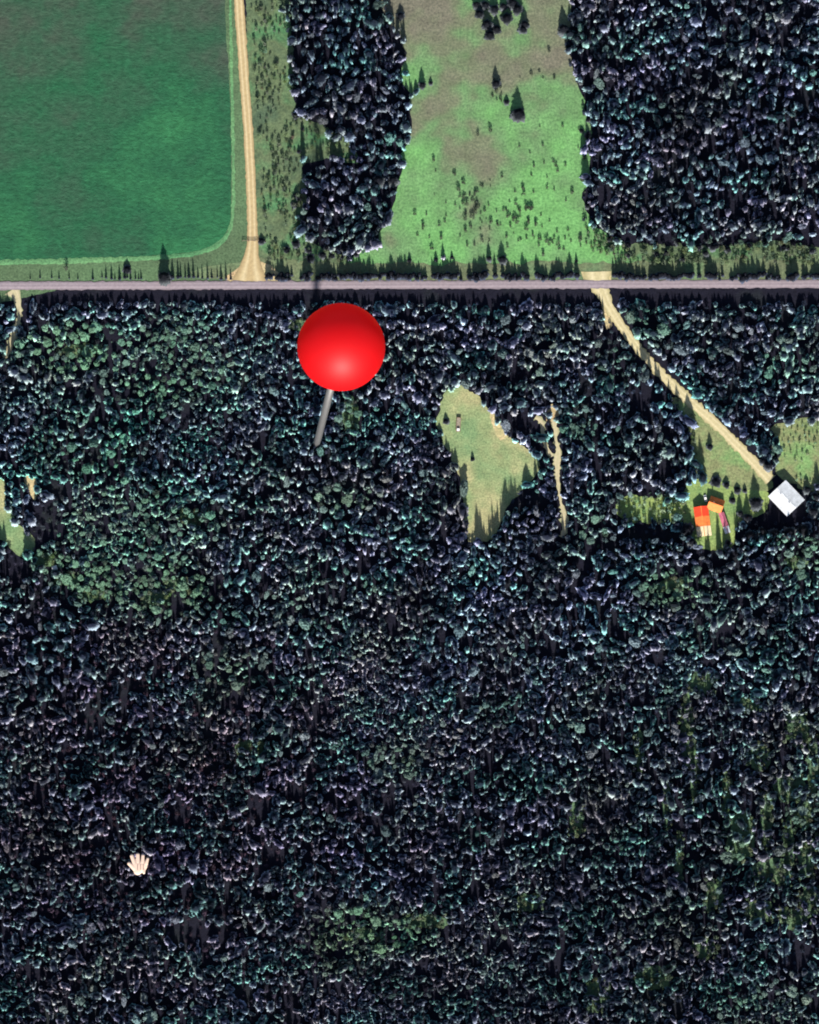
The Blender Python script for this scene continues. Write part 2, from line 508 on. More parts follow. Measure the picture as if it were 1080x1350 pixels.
def aspen_mesh(seed, h=11.0, R=2.6, leaves=520, lobes=7):
    r = random.Random(seed)
    bm = bmesh.new()
    cs = [(Vector((0, 0, h * .68)), R * .7)]
    for i in range(lobes):
        a = i * 2.4 + r.uniform(-.4, .4)
        cs.append((Vector((math.cos(a) * R * r.uniform(.35, .65), math.sin(a) * R * r.uniform(.35, .65), h * r.uniform(.45, .85))), R * r.uniform(.35, .55)))
    for i in range(leaves):
        c, rad = r.choice(cs)
        d = Vector((r.gauss(0, 1), r.gauss(0, 1), r.gauss(0.25, 1))).normalized()
        p = c + Vector((d.x, d.y, d.z * 1.2)) * rad * r.uniform(.7, 1.05)
        nrm = (d + Vector((r.gauss(0, .45), r.gauss(0, .45), r.gauss(.1, .45)))).normalized()
        u = nrm.orthogonal().normalized(); w = nrm.cross(u)
        a = r.uniform(0, 6.28)
        u, w = u * math.cos(a) + w * math.sin(a), w * math.cos(a) - u * math.sin(a)
        s = r.uniform(.28, .6) * R / 2.6
        vs = [bm.verts.new(p + u * s), bm.verts.new(p + w * s * .8 - nrm * s * .15), bm.verts.new(p - u * s), bm.verts.new(p - w * s * .8 - nrm * s * .15)]
        bm.faces.new(vs)
    me = bpy.data.meshes.new('aspen_crown')
    bm.to_mesh(me); bm.free()
    me.materials.append(M['leaves'])
    bt = bmesh.new()
    add_tube(bt, [(0, 0, -.2), (.1, 0, h * .4), (0, .1, h * .8)], [h * .015, h * .011, h * .003], 6)
    for c, rad in cs[1:6]:
        add_tube(bt, [(0, 0, c.z * .6), c * .6 + Vector((0, 0, c.z * .3)), c], [h * .006, h * .004, h * .0015], 4)
    mt = bpy.data.meshes.new('aspen_trunk')
    bt.to_mesh(mt); bt.free()
    mt.materials.append(M['pale_bark'])
    return me, mt


def merged(name, a, b):
    bm = bmesh.new()
    bm.from_mesh(a); n = len(bm.faces)
    bm.from_mesh(b)
    bm.faces.ensure_lookup_table()
    for f in bm.faces[n:]: f.material_index = 1
    me = bpy.data.meshes.new(name)
    bm.to_mesh(me); bm.free()
    me.materials.append(a.materials[0]); me.materials.append(b.materials[0])
    return me


SPR = [spruce_mesh(1, 14, 2.5), spruce_mesh(2, 14, 2.2, 24, 8), spruce_mesh(3, 14, 2.8, 20, 10), spruce_mesh(4, 14, 1.9, 24, 8), spruce_mesh(5, 14, 3.0, 20, 10)]


def clump_mesh(seed, k):
    r = random.Random(seed)
    bm, bt = bmesh.new(), bmesh.new()
    for i in range(k):
        a, b = SPR[r.randrange(5)]
        d = r.uniform(1.2, 2.2)
        an = i * 6.28 / k + r.uniform(-.5, .5)
        sc = r.uniform(.55, .85)
        mx = Matrix.Translation((math.cos(an) * d, math.sin(an) * d, 0)) @ Matrix.Rotation(r.uniform(0, 6.28), 4, 'Z') @ Matrix.Diagonal((sc * r.uniform(.8, 1.2), sc * r.uniform(.8, 1.2), r.uniform(.65, 1.05), 1))
        for dst, src in ((bm, a), (bt, b)):
            n0 = len(dst.verts)
            dst.from_mesh(src)
            dst.verts.ensure_lookup_table()
            bmesh.ops.transform(dst, matrix=mx, verts=dst.verts[n0:])
    me, mt = bpy.data.meshes.new('spruce_crowns'), bpy.data.meshes.new('spruce_trunks')
    bm.to_mesh(me); bt.to_mesh(mt); bm.free(); bt.free()
    me.materials.append(M['needles']); mt.materials.append(M['bark'])
    return me, mt


CLUMP = [clump_mesh(41, 2), clump_mesh(42, 3), clump_mesh(43, 3), clump_mesh(44, 2)]
SPIRE = [spruce_mesh(11, 8, 1.15, 16, 7), spruce_mesh(12, 8, 0.95, 16, 7), spruce_mesh(13, 8, 1.35, 15, 8)]
ASP = [aspen_mesh(21), aspen_mesh(22, 11, 2.2, 480, 6), aspen_mesh(23, 11, 3.0, 600, 8), aspen_mesh(24, 10, 2.5, 500, 7)]
SHR = [aspen_mesh(31, 2.4, 1.5, 120, 5), aspen_mesh(32, 2.0, 1.2, 100, 4), aspen_mesh(33, 3.0, 1.6, 130, 5)]


def proto_coll(name, pairs):
    c = bpy.data.collections.new(name)
    for i, (a, b) in enumerate(pairs):
        o = bpy.data.objects.new('%s_%02d' % (name, i), merged('%s_%02d' % (name, i), a, b))
        c.objects.link(o)
    return c


def scatter(name, pts, rots, scl, idx, tint, pairs, label, cat):
    """one countless mass of trees: points carrying instances"""
    me = bpy.data.meshes.new(name)
    me.from_pydata([tuple(p) for p in pts], [], [])
    for an, typ, data in (('rot', 'FLOAT', rots), ('idx', 'INT', idx)):
        me.attributes.new(an, typ, 'POINT').data.foreach_set('value', np.asarray(data, np.int32 if typ == 'INT' else np.float32))
    me.attributes.new('scl', 'FLOAT_VECTOR', 'POINT').data.foreach_set('vector', np.asarray(scl, np.float32).ravel())
    t4 = np.concatenate([tint, np.ones((len(tint), 1))], 1).astype(np.float32)
    me.attributes.new('tint', 'FLOAT_COLOR', 'POINT').data.foreach_set('color', t4.ravel())
    for a, b in pairs[:1]:
        me.materials.append(a.materials[0])
    o = link(name, me)
    tag(o, label, cat, kind='stuff')
    ng = bpy.data.node_groups.new(name, 'GeometryNodeTree')
    ng.interface.new_socket('Geometry', in_out='INPUT', socket_type='NodeSocketGeometry')
    ng.interface.new_socket('Geometry', in_out='OUTPUT', socket_type='NodeSocketGeometry')
    N = ng.nodes
    gi, go = N.new('NodeGroupInput'), N.new('NodeGroupOutput')
    ci = N.new('GeometryNodeCollectionInfo')
    ci.inputs['Collection'].default_value = proto_coll(name + '_kinds', pairs)
    ci.inputs['Separate Children'].default_value = True
    ci.inputs['Reset Children'].default_value = True
    ip = N.new('GeometryNodeInstanceOnPoints')
    ip.inputs['Pick Instance'].default_value = True

    def attr(n, typ):
        a = N.new('GeometryNodeInputNamedAttribute'); a.data_type = typ; a.inputs['Name'].default_value = n
        return a.outputs['Attribute']
    cx = N.new('ShaderNodeCombineXYZ')
    ng.links.new(attr('rot', 'FLOAT'), cx.inputs['Z'])
    er = N.new('FunctionNodeEulerToRotation')
    ng.links.new(cx.outputs[0], er.inputs[0])
    ng.links.new(er.outputs[0], ip.inputs['Rotation'])
    ng.links.new(attr('scl', 'FLOAT_VECTOR'), ip.inputs['Scale'])
    ng.links.new(attr('idx', 'INT'), ip.inputs['Instance Index'])
    ng.links.new(gi.outputs[0], ip.inputs['Points'])
    ng.links.new(ci.outputs[0], ip.inputs['Instance'])
    ng.links.new(ip.outputs[0], go.inputs[0])
    md = o.modifiers.new('scatter', 'NODES')
    md.node_group = ng
    return o


# ------------------------------------------------------------------ trees: where they stand
def inside(P, poly):
    x, y = P[:, 0], P[:, 1]
    r = np.zeros(len(P), bool)
    q = np.array(poly, float)
    for (x0, y0), (x1, y1) in zip(q, np.roll(q, -1, 0)):
        c = ((y0 > y) != (y1 > y)) & (x < (x1 - x0) * (y - y0) / (y1 - y0 + 1e-9) + x0)
        r ^= c
    return r


def line_dist(P, pts):
    """distance in px to a centre line minus half its width there"""
    best = np.full(len(P), 1e9)
    q = np.array(pts, float)
    for a, b in zip(q, q[1:]):
        d = b[:2] - a[:2]
        t = np.clip(((P - a[:2]) @ d) / (d @ d), 0, 1)
        w = a[2] + (b[2] - a[2]) * t
        best = np.minimum(best, np.linalg.norm(P - (a[:2] + t[:, None] * d), axis=1) - w / 2)
    return best


class Wave:
    def __init__(self, seed, wl, n=10):
        r = np.random.default_rng(seed)
        a = r.uniform(0, 2 * np.pi, n); k = 2 * np.pi / (wl * r.uniform(.6, 1.8, n))
        self.k = np.stack([np.cos(a) * k, np.sin(a) * k], 1); self.p = r.uniform(0, 6.28, n); self.n = n

    def __call__(self, P):
        return np.sin(P @ self.k.T + self.p).sum(1) / math.sqrt(self.n / 2)


W_size, W_tint, W_tint2, W_gap, W_val, W_clump = Wave(1, 190), Wave(2, 70), Wave(3, 130), Wave(4, 42), Wave(5, 110), Wave(6, 38)

GREEN = [(95, 460, 75, 36, 1), (215, 480, 90, 60, .75), (170, 700, 110, 60, .55), (460, 545, 14, 32, .9), (215, 775, 70, 38, 1), (130, 765, 60, 34, 1), (70, 740, 30, 20, .9), (250, 690, 40, 40, .6), (890, 775, 50, 28, 1),
         (1055, 735, 40, 34, .7), (490, 1225, 80, 40, .55), (120, 590, 70, 40, .5), (600, 520, 20, 14, .8), (860, 668, 48, 18, 1), (1060, 590, 40, 40, .6), (760, 560, 26, 24, .6),
         (1040, 470, 40, 40, .5), (520, 1000, 40, 30, .6), (820, 480, 40, 30, .5), (300, 880, 50, 40, .5), (970, 1110, 22, 34, .9), (450, 655, 50, 16, .6), (850, 440, 50, 40, .4),
         (420, 790, 70, 40, .35), (960, 330, 130, 14, .9), (960, 80, 14, 40, .5), (780, 700, 30, 24, .7), (960, 840, 60, 30, .4), (1060, 1060, 30, 40, .6), (1000, 1330, 60, 40, .5)]
REGROW = [(170, 720, 110, 70), (560, 1300, 150, 60), (300, 560, 80, 60), (560, 930, 160, 90), (470, 1260, 120, 60), (250, 470, 180, 60), (880, 900, 100, 40)]
TALL = [(960, 160, 140, 140), (440, 150, 70, 110), (940, 1130, 130, 120), (700, 1000, 100, 60), (860, 620, 90, 60)]
DARK = [(290, 775, 17, 16), (60, 690, 26, 34), (20, 745, 26, 30), (80, 645, 26, 16), (420, 935, 15, 15), (390, 1045, 22, 16), (362, 1130, 22, 20), (715, 858, 36, 12), (845, 925, 20, 12),
        (950, 842, 24, 18), (240, 1075, 20, 22), (250, 1230, 44, 20), (600, 1225, 24, 10), (800, 720, 24, 12), (780, 955, 22, 10), (420, 320, 22, 8), (1035, 990, 12, 26), (1050, 1260, 26, 24),
        (690, 660, 26, 12), (345, 1065, 20, 24), (540, 1040, 14, 20), (130, 1110, 26, 14), (60, 1200, 20, 14), (560, 880, 12, 8), (180, 905, 24, 14), (120, 950, 24, 16), (690, 560, 26, 16), (846, 530, 22, 20),
        (700, 440, 10, 8), (590, 495, 12, 8), (800, 255, 14, 12), (660, 890, 14, 10), (1020, 684, 66, 19), (856, 704, 56, 13), (700, 662, 26, 14), (830, 760, 16, 8)]
TALLROW = [(1020, 716, 70, 13), (935, 728, 26, 12), (850, 726, 60, 12), (712, 686, 30, 14), (672, 690, 16, 18), (650, 716, 24, 14), (30, 760, 40, 12)]


def blob(P, L, soft=.35):
    v = np.zeros(len(P))
    for e in L:
        d = ((P[:, 0] - e[0]) / e[2]) ** 2 + ((P[:, 1] - e[1]) / e[3]) ** 2
        v = np.maximum(v, np.clip((1 + soft - d) / (2 * soft), 0, 1) * (e[4] if len(e) > 4 else 1))
    return v


def in_any(P, polys):
    r = np.zeros(len(P), bool)
    for q in polys: r |= inside(P, q)
    return r


HOUSES = [(1036, 657, 32), (927, 688, 24), (944, 665, 17), (955, 690, 16), (930, 656, 7), (604, 560, 14), (72, 749, 6)]


W_ra, W_rb, W_rc, W_rd = Wave(21, 26), Wave(22, 26), Wave(23, 12), Wave(24, 12)


def blocked(P):
    Q = P + np.stack([4.5 * W_ra(P) + 2.5 * W_rc(P), 4.5 * W_rb(P) + 2.5 * W_rd(P)], 1)
    q2 = P + (Q - P) * .35
    b = inside(P, HEAD) | in_any(Q, [PAST, EASTV, RGRASS, YSHRUB]) | in_any(q2, [CLEAR, LCLEAR, LPATCH, YARD, LAWN])
    b |= (P[:, 1] > 342) & (P[:, 1] < 400)
    b |= (P[:, 1] < 345) & (P[:, 0] < 345)
    b |= (Q[:, 1] > 314) & (P[:, 1] < 345) & (P[:, 0] > 780)
    for L, gap in ((DRIVE, 4), (TR1, 3), (TR2, 3), ([(16, 382, 22), (25, 404, 8), (26, 416, 6), (14, 456, 8), (6, 472, 8)], 2)):
        b |= line_dist(P, L) < gap
    for x, y, r in HOUSES:
        b |= (P[:, 0] - x) ** 2 + (P[:, 1] - y) ** 2 < r * r
    return b


X0, X1, Y0, Y1 = -200, 1280, -220, 1500


def dart(cand, rad):
    """variable-radius dart throwing on a grid of cells"""
    cell = 5.0
    nx = int((X1 - X0) / cell) + 1
    grid = {}
    keep = []
    for i in range(len(cand)):
        x, y = cand[i]; r = rad[i]
        cx, cy = int((x - X0) / cell), int((y - Y0) / cell)
        k = int(r / cell) + 1
        ok = True
        for yy in range(cy - k, cy + k + 1):
            for xx in range(cx - k, cx + k + 1):
                for j in grid.get(yy * nx + xx, ()):
                    dx, dy = cand[j][0] - x, cand[j][1] - y
                    if dx * dx + dy * dy < r * r:
                        ok = False; break
                if not ok: break
            if not ok: break
        if ok:
            grid.setdefault(cy * nx + cx, []).append(i)
            keep.append(i)
    return np.array(keep)


cand = np.stack([rng.uniform(X0, X1, 110000), rng.uniform(Y0, Y1, 110000)], 1)
cand = cand[~blocked(cand)]
regrow = blob(cand, REGROW, .6)
tall = blob(cand, TALL, .6)
rad = 10.4 - .9 * np.clip((cand[:, 1] - 700) / 300, 0, 1) + 1.2 * W_size(cand) - 2.8 * regrow + 1.6 * tall
rad *= 1 - .35 * blob(cand, TALLROW, .3)
rad = np.clip(rad, 5.6, 14) * rng.uniform(.45, 1.4, len(cand))
dk = blob(cand, [(a, b, c_ * .82, d_ * .82) for a, b, c_, d_ in DARK], .2)
op = blob(cand, OPENINGS, .3)
ok = (dk < .5) & (rng.uniform(0, 1, len(cand)) > op * .75) & (W_gap(cand) < 1.75)
cand, rad, regrow, tall = cand[ok], rad[ok], regrow[ok], tall[ok]
keep = dart([tuple(p) for p in cand], rad)
P, rad, regrow, tall = cand[keep], rad[keep], regrow[keep], tall[keep]
n = len(P)
green = blob(P, GREEN, .5)
H = (9.4 + .8 * W_size(P) - 3.0 * regrow + 2.0 * tall + 1.5 * W_clump(P)) * rng.uniform(.6, 1.25, n)
H = np.maximum(H - 2.0 * green, 3.0)
row = blob(P, TALLROW, .3)
H = H * (1 - row) + row * rng.uniform(11.5, 16, n)
crown = np.clip(rad, 6.0, 12.5) * MPP * rng.uniform(.44, .62, n)                     # crown radius, metres
# the edge along the road: heights capped so the tree shadows stop short of it
edge = (P[:, 1] > 385) & (P[:, 1] < 450)
H = np.where(edge, np.minimum(H, np.maximum((P[:, 1] - 384) * .25, 2.2)), H)
is_asp = rng.uniform(0, 1, n) < (0.06 + .6 * green)
t1, t2, tv = W_tint(P), W_tint2(P), W_val(P)
mixf = np.clip(.5 + .35 * t1 + rng.normal(0, .25, n), 0, 1)[:, None]
warm = np.clip(.22 + .3 * t2 + rng.normal(0, .2, n), 0, 1)[:, None]
base = np.array([.110, .114, .162]) * (1 - mixf) + np.array([.060, .148, .134]) * mixf
base = base * (1 - warm * .6) + np.array([.150, .135, .120]) * warm * .6
gcol = np.array([.088, .170, .105]) * rng.uniform(.75, 1.3, (n, 1))
tint = np.where(is_asp[:, None], base * (1 - green[:, None] * .8 - .1) + gcol * (green[:, None] * .8 + .1), base * (1 - .6 * green[:, None]) + gcol * .6 * green[:, None])
tint *= (1 + .16 * tv + rng.normal(0, .16, n))[:, None].clip(.5, 1.6)
STAND = [(950, 150, 220, 210, (.66, .64, .74)), (440, 150, 110, 200, (.7, .7, .78)), (150, 1100, 330, 260, (.72, .62, .68)), (850, 1150, 300, 260, (.72, .72, .70)), (500, 1100, 200, 120, (.85, .8, .92)),
         (150, 600, 230, 140, (.8, 1.08, .98)), (400, 480, 150, 90, (.85, .98, .98)), (480, 1230, 110, 50, (.85, 1.0, .75)), (330, 950, 120, 70, (.95, .85, .8)), (120, 880, 160, 90, (.85, .78, .86)), (900, 600, 180, 220, (.78, .9, .95)),
         (600, 1310, 300, 60, (.7, .68, .7)), (700, 800, 160, 110, (.95, .98, 1.08))]
for x, y, rx, ry, cm in STAND:
    w = np.exp(-(((P[:, 0] - x) / rx) ** 2 + ((P[:, 1] - y) / ry) ** 2) * 1.4)[:, None]
    tint *= 1 + w * (np.array(cm) - 1) * 1.15
tint *= np.where(is_asp, 1.15, 1.35)[:, None]
XY = at_np(P)

# ------------------------------------------------------------------ single trees
def grow(pair, name, px, py, sx, sz, col, label, cat, group, parts):
    b = at(px, py, 0)
    t = empty(name, b, random.uniform(0, 6.28))
    tag(t, label, cat, group)
    for nm, me in zip(parts, pair):
        o = link(nm, me, t)
        o.scale = (sx, sx, sz)
        o['tint'] = [float(v) for v in col]
    return t


def spruce(px, py, h, r, label, group=None, col=None, pair=None):
    pair = pair or random.choice(SPR)
    bh = 8.0 if pair in SPIRE else 14.0
    if col is None: h *= .72; r *= 1.25
    br = 1.15 if pair in SPIRE else 2.4
    k = random.uniform(.26, .42)
    col = col or (.10 * k, .115 * k, .125 * k)
    return grow(pair, 'spruce_tree', px, py, r / br, h / bh, col, label, 'spruce tree', group, ('crown', 'trunk'))


def shrub(px, py, h, r, label, group=None, col=None):
    k = random.uniform(.7, 1.2)
    return grow(random.choice(SHR), 'shrub', px, py, r / 1.5, h / 2.4, col or (.05 * k, .065 * k, .045 * k), label, 'shrub', group, ('crown', 'stem'))


count = [0]


def row_label(x):
    if x < 470: return 'slim spruce added for the dark roadside shadow band between the gravel road and the pasture', 'added spruces lining the road by the gravel road'
    if x < 640: return 'slim spruce added for the dark roadside shadow band along the western half of the pasture', 'added spruces lining the road by the west pasture'
    if x < 762: return 'slim spruce added for the dark roadside shadow band between the pasture and the driveway crossing', 'added spruces lining the road by the east pasture'
    if x < 930: return 'slim spruce added for the dark roadside shadow band just east of the driveway crossing', 'added spruces lining the road past the driveway'
    return 'slim spruce added for the dark roadside shadow band in front of the eastern forest block', 'added spruces lining the road by the eastern forest'


MARKS = [(15, 430, 'the short dirt track off the road'), (440, 520, 'the map pin needle'), (640, 600, 'the hay clearing'), (735, 620, 'the forked dirt trail'), (950, 690, 'the farm buildings'),
         (20, 690, 'the western meadow'), (870, 490, 'the long driveway'), (182, 1140, 'the hand cursor'), (1060, 600, 'the grass beside the white roofed building'), (900, 330, 'the scrub strip along the road'),
         (72, 749, 'the tiny white shed')]
# spires added along the road's north edge, standing in for shadows cast across it
x = 352.0
while x < 1085:
    if not (762 < x < 808):
        hh = min(8.6, max(2.6, random.gauss(6.4, 1.2) + 1.1 * math.sin(x * .11) + .8 * math.sin(x * .31)))
        spruce(x, random.uniform(361.5, 368.5), hh, hh * random.uniform(.17, .25) + .45, *row_label(x), (.018, .023, .036), random.choice(SPIRE))  # near-black navy so the added row reads as one mass of shadow
        count[0] += 1
    x += random.uniform(1.5, 4.2) if random.random() < .93 else random.uniform(8, 14)
for x0, x1, hm, gap in ((140, 190, 4.5, 5), (228, 308, 6.0, 5.0), (40, 135, 3.2, 14)):  # sparser spires, also added in place of shadow spikes on the verge
    x = x0
    while x < x1:
        hh = hm * random.uniform(.6, 1.25)
        spruce(x, random.uniform(365, 368), hh, hh * .16 + .15, 'slim spruce added for the shadow spikes between the road and the crop field', 'added spruces below the crop field', (.018, .023, .036), random.choice(SPIRE))
        count[0] += 1
        x += gap * random.uniform(.6, 1.5)
spruce(217, 367, 17.5, 3.4, 'tallest lone dark spruce on the verge below the crop field')
spruce(168, 356, 6.0, 2.2, 'bushy spruce standing beside the tallest spruce on the field verge')
shrub(87, 354, 4.0, 2.6, 'round dark bush on the verge below the crop field', None, (.05, .06, .045))
# lone spruces in the pasture
for px, py, h, r in ((528, 22, 7, 2.0), (557, 114, 10, 2.6), (568, 110, 4, 1.2), (654, 112, 10, 2.3), (684, 152, 14.5, 3.4), (668, 135, 4.5, 1.6), (743, 40, 13, 3.0)):
    spruce(px, py, h, r, 'lone spruce with a long shadow standing out in the pasture', 'lone pasture spruces')
for px, py in ((632, 20), (642, 34), (652, 14), (664, 10), (668, 26), (690, 40), (646, 48), (682, 14), (628, 8), (655, 40), (676, 6), (692, 34), (640, 8)):
    spruce(px, py, random.uniform(8, 12), random.uniform(2.2, 3), 'spruce in the clump at the far end of the pasture', 'pasture spruce clump')
for px, py, h, r in ((499, 240, 14, 3.6), (518, 240, 15, 3.8)):
    spruce(px, py, h, r, 'one of two big spruces side by side at the pasture edge', 'pair of big spruces')
for px, py, h in ((645, 342, 9), (662, 343, 10), (575, 343, 5), (540, 344, 5), (596, 340, 4), (760, 345, 5), (900, 342, 6), (866, 336, 6), (830, 325, 5), (930, 335, 9), (960, 330, 8), (1070, 332, 9)):
    spruce(px, py, h, h * .22, 'young spruce on the grass strip behind the roadside row', 'spruces on the grass strip')
for px, py, h, r in ((345, 318, 4.5, 1.8), (390, 322, 5, 2), (378, 330, 4, 1.8)):
    spruce(px, py, h, r, 'small spruce beside the gravel road near the gate', 'spruces by the gate')
for px, py, h, r in [(random.uniform(*a), random.uniform(*b), random.uniform(3, 7), random.uniform(1.2, 2.2)) for a, b, m_ in (((396, 470), (326, 342), 9), ((800, 1075), (316, 340), 16), ((762, 782), (90, 300), 9), ((385, 400), (150, 320), 6)) for _ in range(m_)]:
    spruce(px, py, h, r, *(('small spruce growing out from the edge of the eastern forest block', 'outliers of the eastern forest') if px > 700 else ('small spruce growing out from the wood between gravel road and pasture', 'outliers of the northern wood')))
spruce(623, 606, 4.6, 1.5, 'lone small spruce in the middle of the hay clearing')
spruce(588, 556, 5.0, 1.6, 'small spruce on the west side of the hay clearing')
for px, py, h, r in ((936, 590, 8, 2.0), (1012, 616, 15, 2.9), (1005, 609, 9, 2.2), (1024, 600, 8, 2)):
    spruce(px, py, h, r, 'spruce beside the driveway at the farm yard', 'driveway spruces')
for px, py, h, r in ((996, 664, 15, 3.3), (976, 678, 11, 2.2), (986, 684, 13, 2.4), (966, 660, 5, 1.6), (958, 640, 5, 2.4), (944, 636, 5, 2.6), (972, 646, 4, 1.9), (982, 647, 4, 1.7),
                     (1072, 676, 13, 3), (1074, 656, 10, 2.6), (1064, 646, 8, 2.4), (960, 716, 9, 2.2), (912, 716, 15, 3.4), (906, 700, 14, 3.2), (1058, 700, 16, 3.2), (1040, 704, 17, 3.2), (1022, 706, 16, 3), (1004, 702, 16, 3), (988, 708, 15, 3)):
    spruce(px, py, h, r, 'spruce standing around the farm buildings', 'farmyard spruces')
# edges of the clearing and of the yard, and then the largest of the forest
near = np.minimum(np.minimum(np.linalg.norm(P - [645, 600], axis=1) / 95, np.linalg.norm(P - [960, 690], axis=1) / 80), np.linalg.norm(P - [735, 620], axis=1) / 60)
inframe = (P[:, 0] > 5) & (P[:, 0] < 1075) & (P[:, 1] > 5) & (P[:, 1] < 1345)
n_spruce = sum(1 for o in bpy.data.objects if o.name.startswith('spruce_tree'))
sel = np.zeros(n, bool)
order = np.argsort(np.where(inframe & ~is_asp, near - (crown > 2.2) * .0, 9))
take = [i for i in order[:max(0, 300 - n_spruce)]]
for i in take:
    sel[i] = True
    if near[i] < 9:
        d = [np.linalg.norm(P[i] - q) / s for q, s in ((np.array([645, 600]), 95), (np.array([960, 690]), 80), (np.array([735, 620]), 60))]
        k = int(np.argmin(d))
        lab, grp = (('forest spruce at the edge of the hay clearing', 'spruces around the hay clearing'), ('forest spruce south and west of the farm buildings', 'spruces behind the farm'),
                    ('forest spruce beside the forked dirt trail', 'spruces along the forked trail'))[k]
        spruce(P[i, 0], P[i, 1], H[i], crown[i], lab, grp, tuple(tint[i]))
# aspens that show best: those of the green patches
oa = np.argsort(-np.where(inframe & is_asp, green * crown, -1))[:280]
for i in oa:
    sel[i] = True
    mk = min(MARKS, key=lambda q: math.hypot(q[0] - P[i, 0], q[1] - P[i, 1]))[2]
    grow(random.choice(ASP), 'aspen_tree', P[i, 0], P[i, 1], crown[i] / 2.5 * 1.15, H[i] / 11, tint[i], 'broad green aspen in the leafy forest nearest ' + mk, 'aspen tree', 'aspens near ' + mk, ('crown', 'trunk'))

rest_s = ~sel & ~is_asp
rest_a = ~sel & is_asp


def mass(mask, name, pairs, br, bh, label, cat):
    k = np.where(mask)[0]
    m = len(k)
    sx = crown[k] / br
    asp = rng.uniform(.7, 1.42, m)
    scatter(name, np.concatenate([XY[k], np.zeros((m, 1))], 1), rng.uniform(0, 6.28, m), np.stack([sx * asp, sx / asp, H[k] / bh], 1), rng.integers(0, len(pairs), m), tint[k], pairs, label, cat)


mass(rest_s, 'spruce_forest', SPR + CLUMP, 2.4, 14.0, 'dense dark spruce forest covering the land on both sides of the road', 'forest')
mass(rest_a, 'aspen_forest', ASP, 2.5, 11.0, 'green aspens mixed through the spruce forest', 'forest')
# undergrowth filling the floor between the trees, tinted navy to carry the shade
uc = np.stack([rng.uniform(X0, X1, 40000), rng.uniform(Y0, Y1, 40000)], 1)
uc = uc[~blocked(uc)]
uc = uc[dart([tuple(v) for v in uc], np.full(len(uc), 7.5))]
mu = len(uc)
us = rng.uniform(.6, 1.5, mu)
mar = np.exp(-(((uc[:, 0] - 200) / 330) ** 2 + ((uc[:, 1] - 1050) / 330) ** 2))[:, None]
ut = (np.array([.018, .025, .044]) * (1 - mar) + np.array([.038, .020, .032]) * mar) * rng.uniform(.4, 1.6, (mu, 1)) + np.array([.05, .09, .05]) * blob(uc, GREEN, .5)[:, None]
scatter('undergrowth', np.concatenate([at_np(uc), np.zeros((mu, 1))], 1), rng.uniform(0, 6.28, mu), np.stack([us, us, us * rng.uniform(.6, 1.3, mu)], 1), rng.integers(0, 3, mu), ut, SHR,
        'dark brushy undergrowth, coloured like shade, on the forest floor between the trees', 'undergrowth')
print('TREES', n, 'spruce', int(rest_s.sum()), 'aspen', int(rest_a.sum()), 'row', count[0])

# ------------------------------------------------------------------ shrubs
ns = 0
for cx, cy, rx, ry, m in ((620, 270, 26, 34, 34), (690, 280, 22, 40, 34), (655, 300, 60, 36, 34), (600, 200, 60, 80, 10), (720, 230, 40, 90, 20), (770, 200, 8, 90, 12), (740, 320, 40, 16, 20), (560, 300, 40, 30, 10), (654, 125, 14, 12, 8), (700, 90, 40, 30, 6)):
    for _ in range(m):
        p = np.array([[random.gauss(cx, rx * .5), random.gauss(cy, ry * .5)]])
        if not inside(p, PAST)[0] or p[0, 1] > 342: continue
        s = random.choice([.6, .8, 1.0, 1.3])
        shrub(p[0, 0], p[0, 1], 1.7 * s, 1.25 * s, *(('small dark bush in the thick cluster on the lower pasture', 'bushes clustered in the pasture') if m > 30 else ('small dark bush scattered thinly on the open pasture', 'bushes scattered over the pasture'))); ns += 1

# scrub on the verges: too many to count
def scrub_pts(poly, m, rmin, cond=None):
    q = np.array(poly, float)
    c = np.stack([rng.uniform(q[:, 0].min(), q[:, 0].max(), m), rng.uniform(q[:, 1].min(), q[:, 1].max(), m)], 1)
    c = c[inside(c, poly)]
    if cond is not None: c = c[cond(c)]
    c = c[in_any(c, []) == False]
    return c[dart([tuple(v) for v in c], np.full(len(c), rmin))]


gr_line = [(303, -280, 13), (321.5, 93, 13), (333, 312, 14), (330, 370, 48)]
S1 = scrub_pts(EASTV, 6000, 5.6, lambda c: (line_dist(c, gr_line) > 8) & (W_gap(c) < .9) & (c[:, 1] < 345))
S2 = scrub_pts(NSCRUB, 6000, 4.2, lambda c: (c[:, 1] < 348) & (W_gap(c) < 1.0) & ~inside(c, [(760, 335), (810, 335), (810, 372), (760, 372)]))
S3 = scrub_pts(RGRASS, 3000, 6, lambda c: (W_gap(c) < .5))
S4 = scrub_pts(YSHRUB, 2000, 7.0)
S5 = np.concatenate([scrub_pts([(x - rx, y - ry), (x + rx, y - ry), (x + rx, y + ry), (x - rx, y + ry)], 120, 5.0) for x, y, rx, ry in OPENINGS])
S6 = scrub_pts(YARD, 600, 6.0, lambda c: (c[:, 0] < 918) & (line_dist(c, DRIVE) > 3))
S = np.concatenate([S1, S2, S3, S4, S5, S6])
m = len(S)
sz = np.concatenate([rng.uniform(.5, 1.2, len(S1)), rng.uniform(.6, 1.3, len(S2)), rng.uniform(.4, .9, len(S3)), rng.uniform(.9, 1.5, len(S4)), rng.uniform(.6, 1.4, len(S5)), rng.uniform(.5, 1.0, len(S6))])
st = np.array([.075, .105, .06]) * rng.uniform(.6, 1.5, (m, 1)) + rng.normal(0, .008, (m, 3))
st[len(S1) + len(S2):len(S1) + len(S2) + len(S3) + len(S4)] *= 2.0
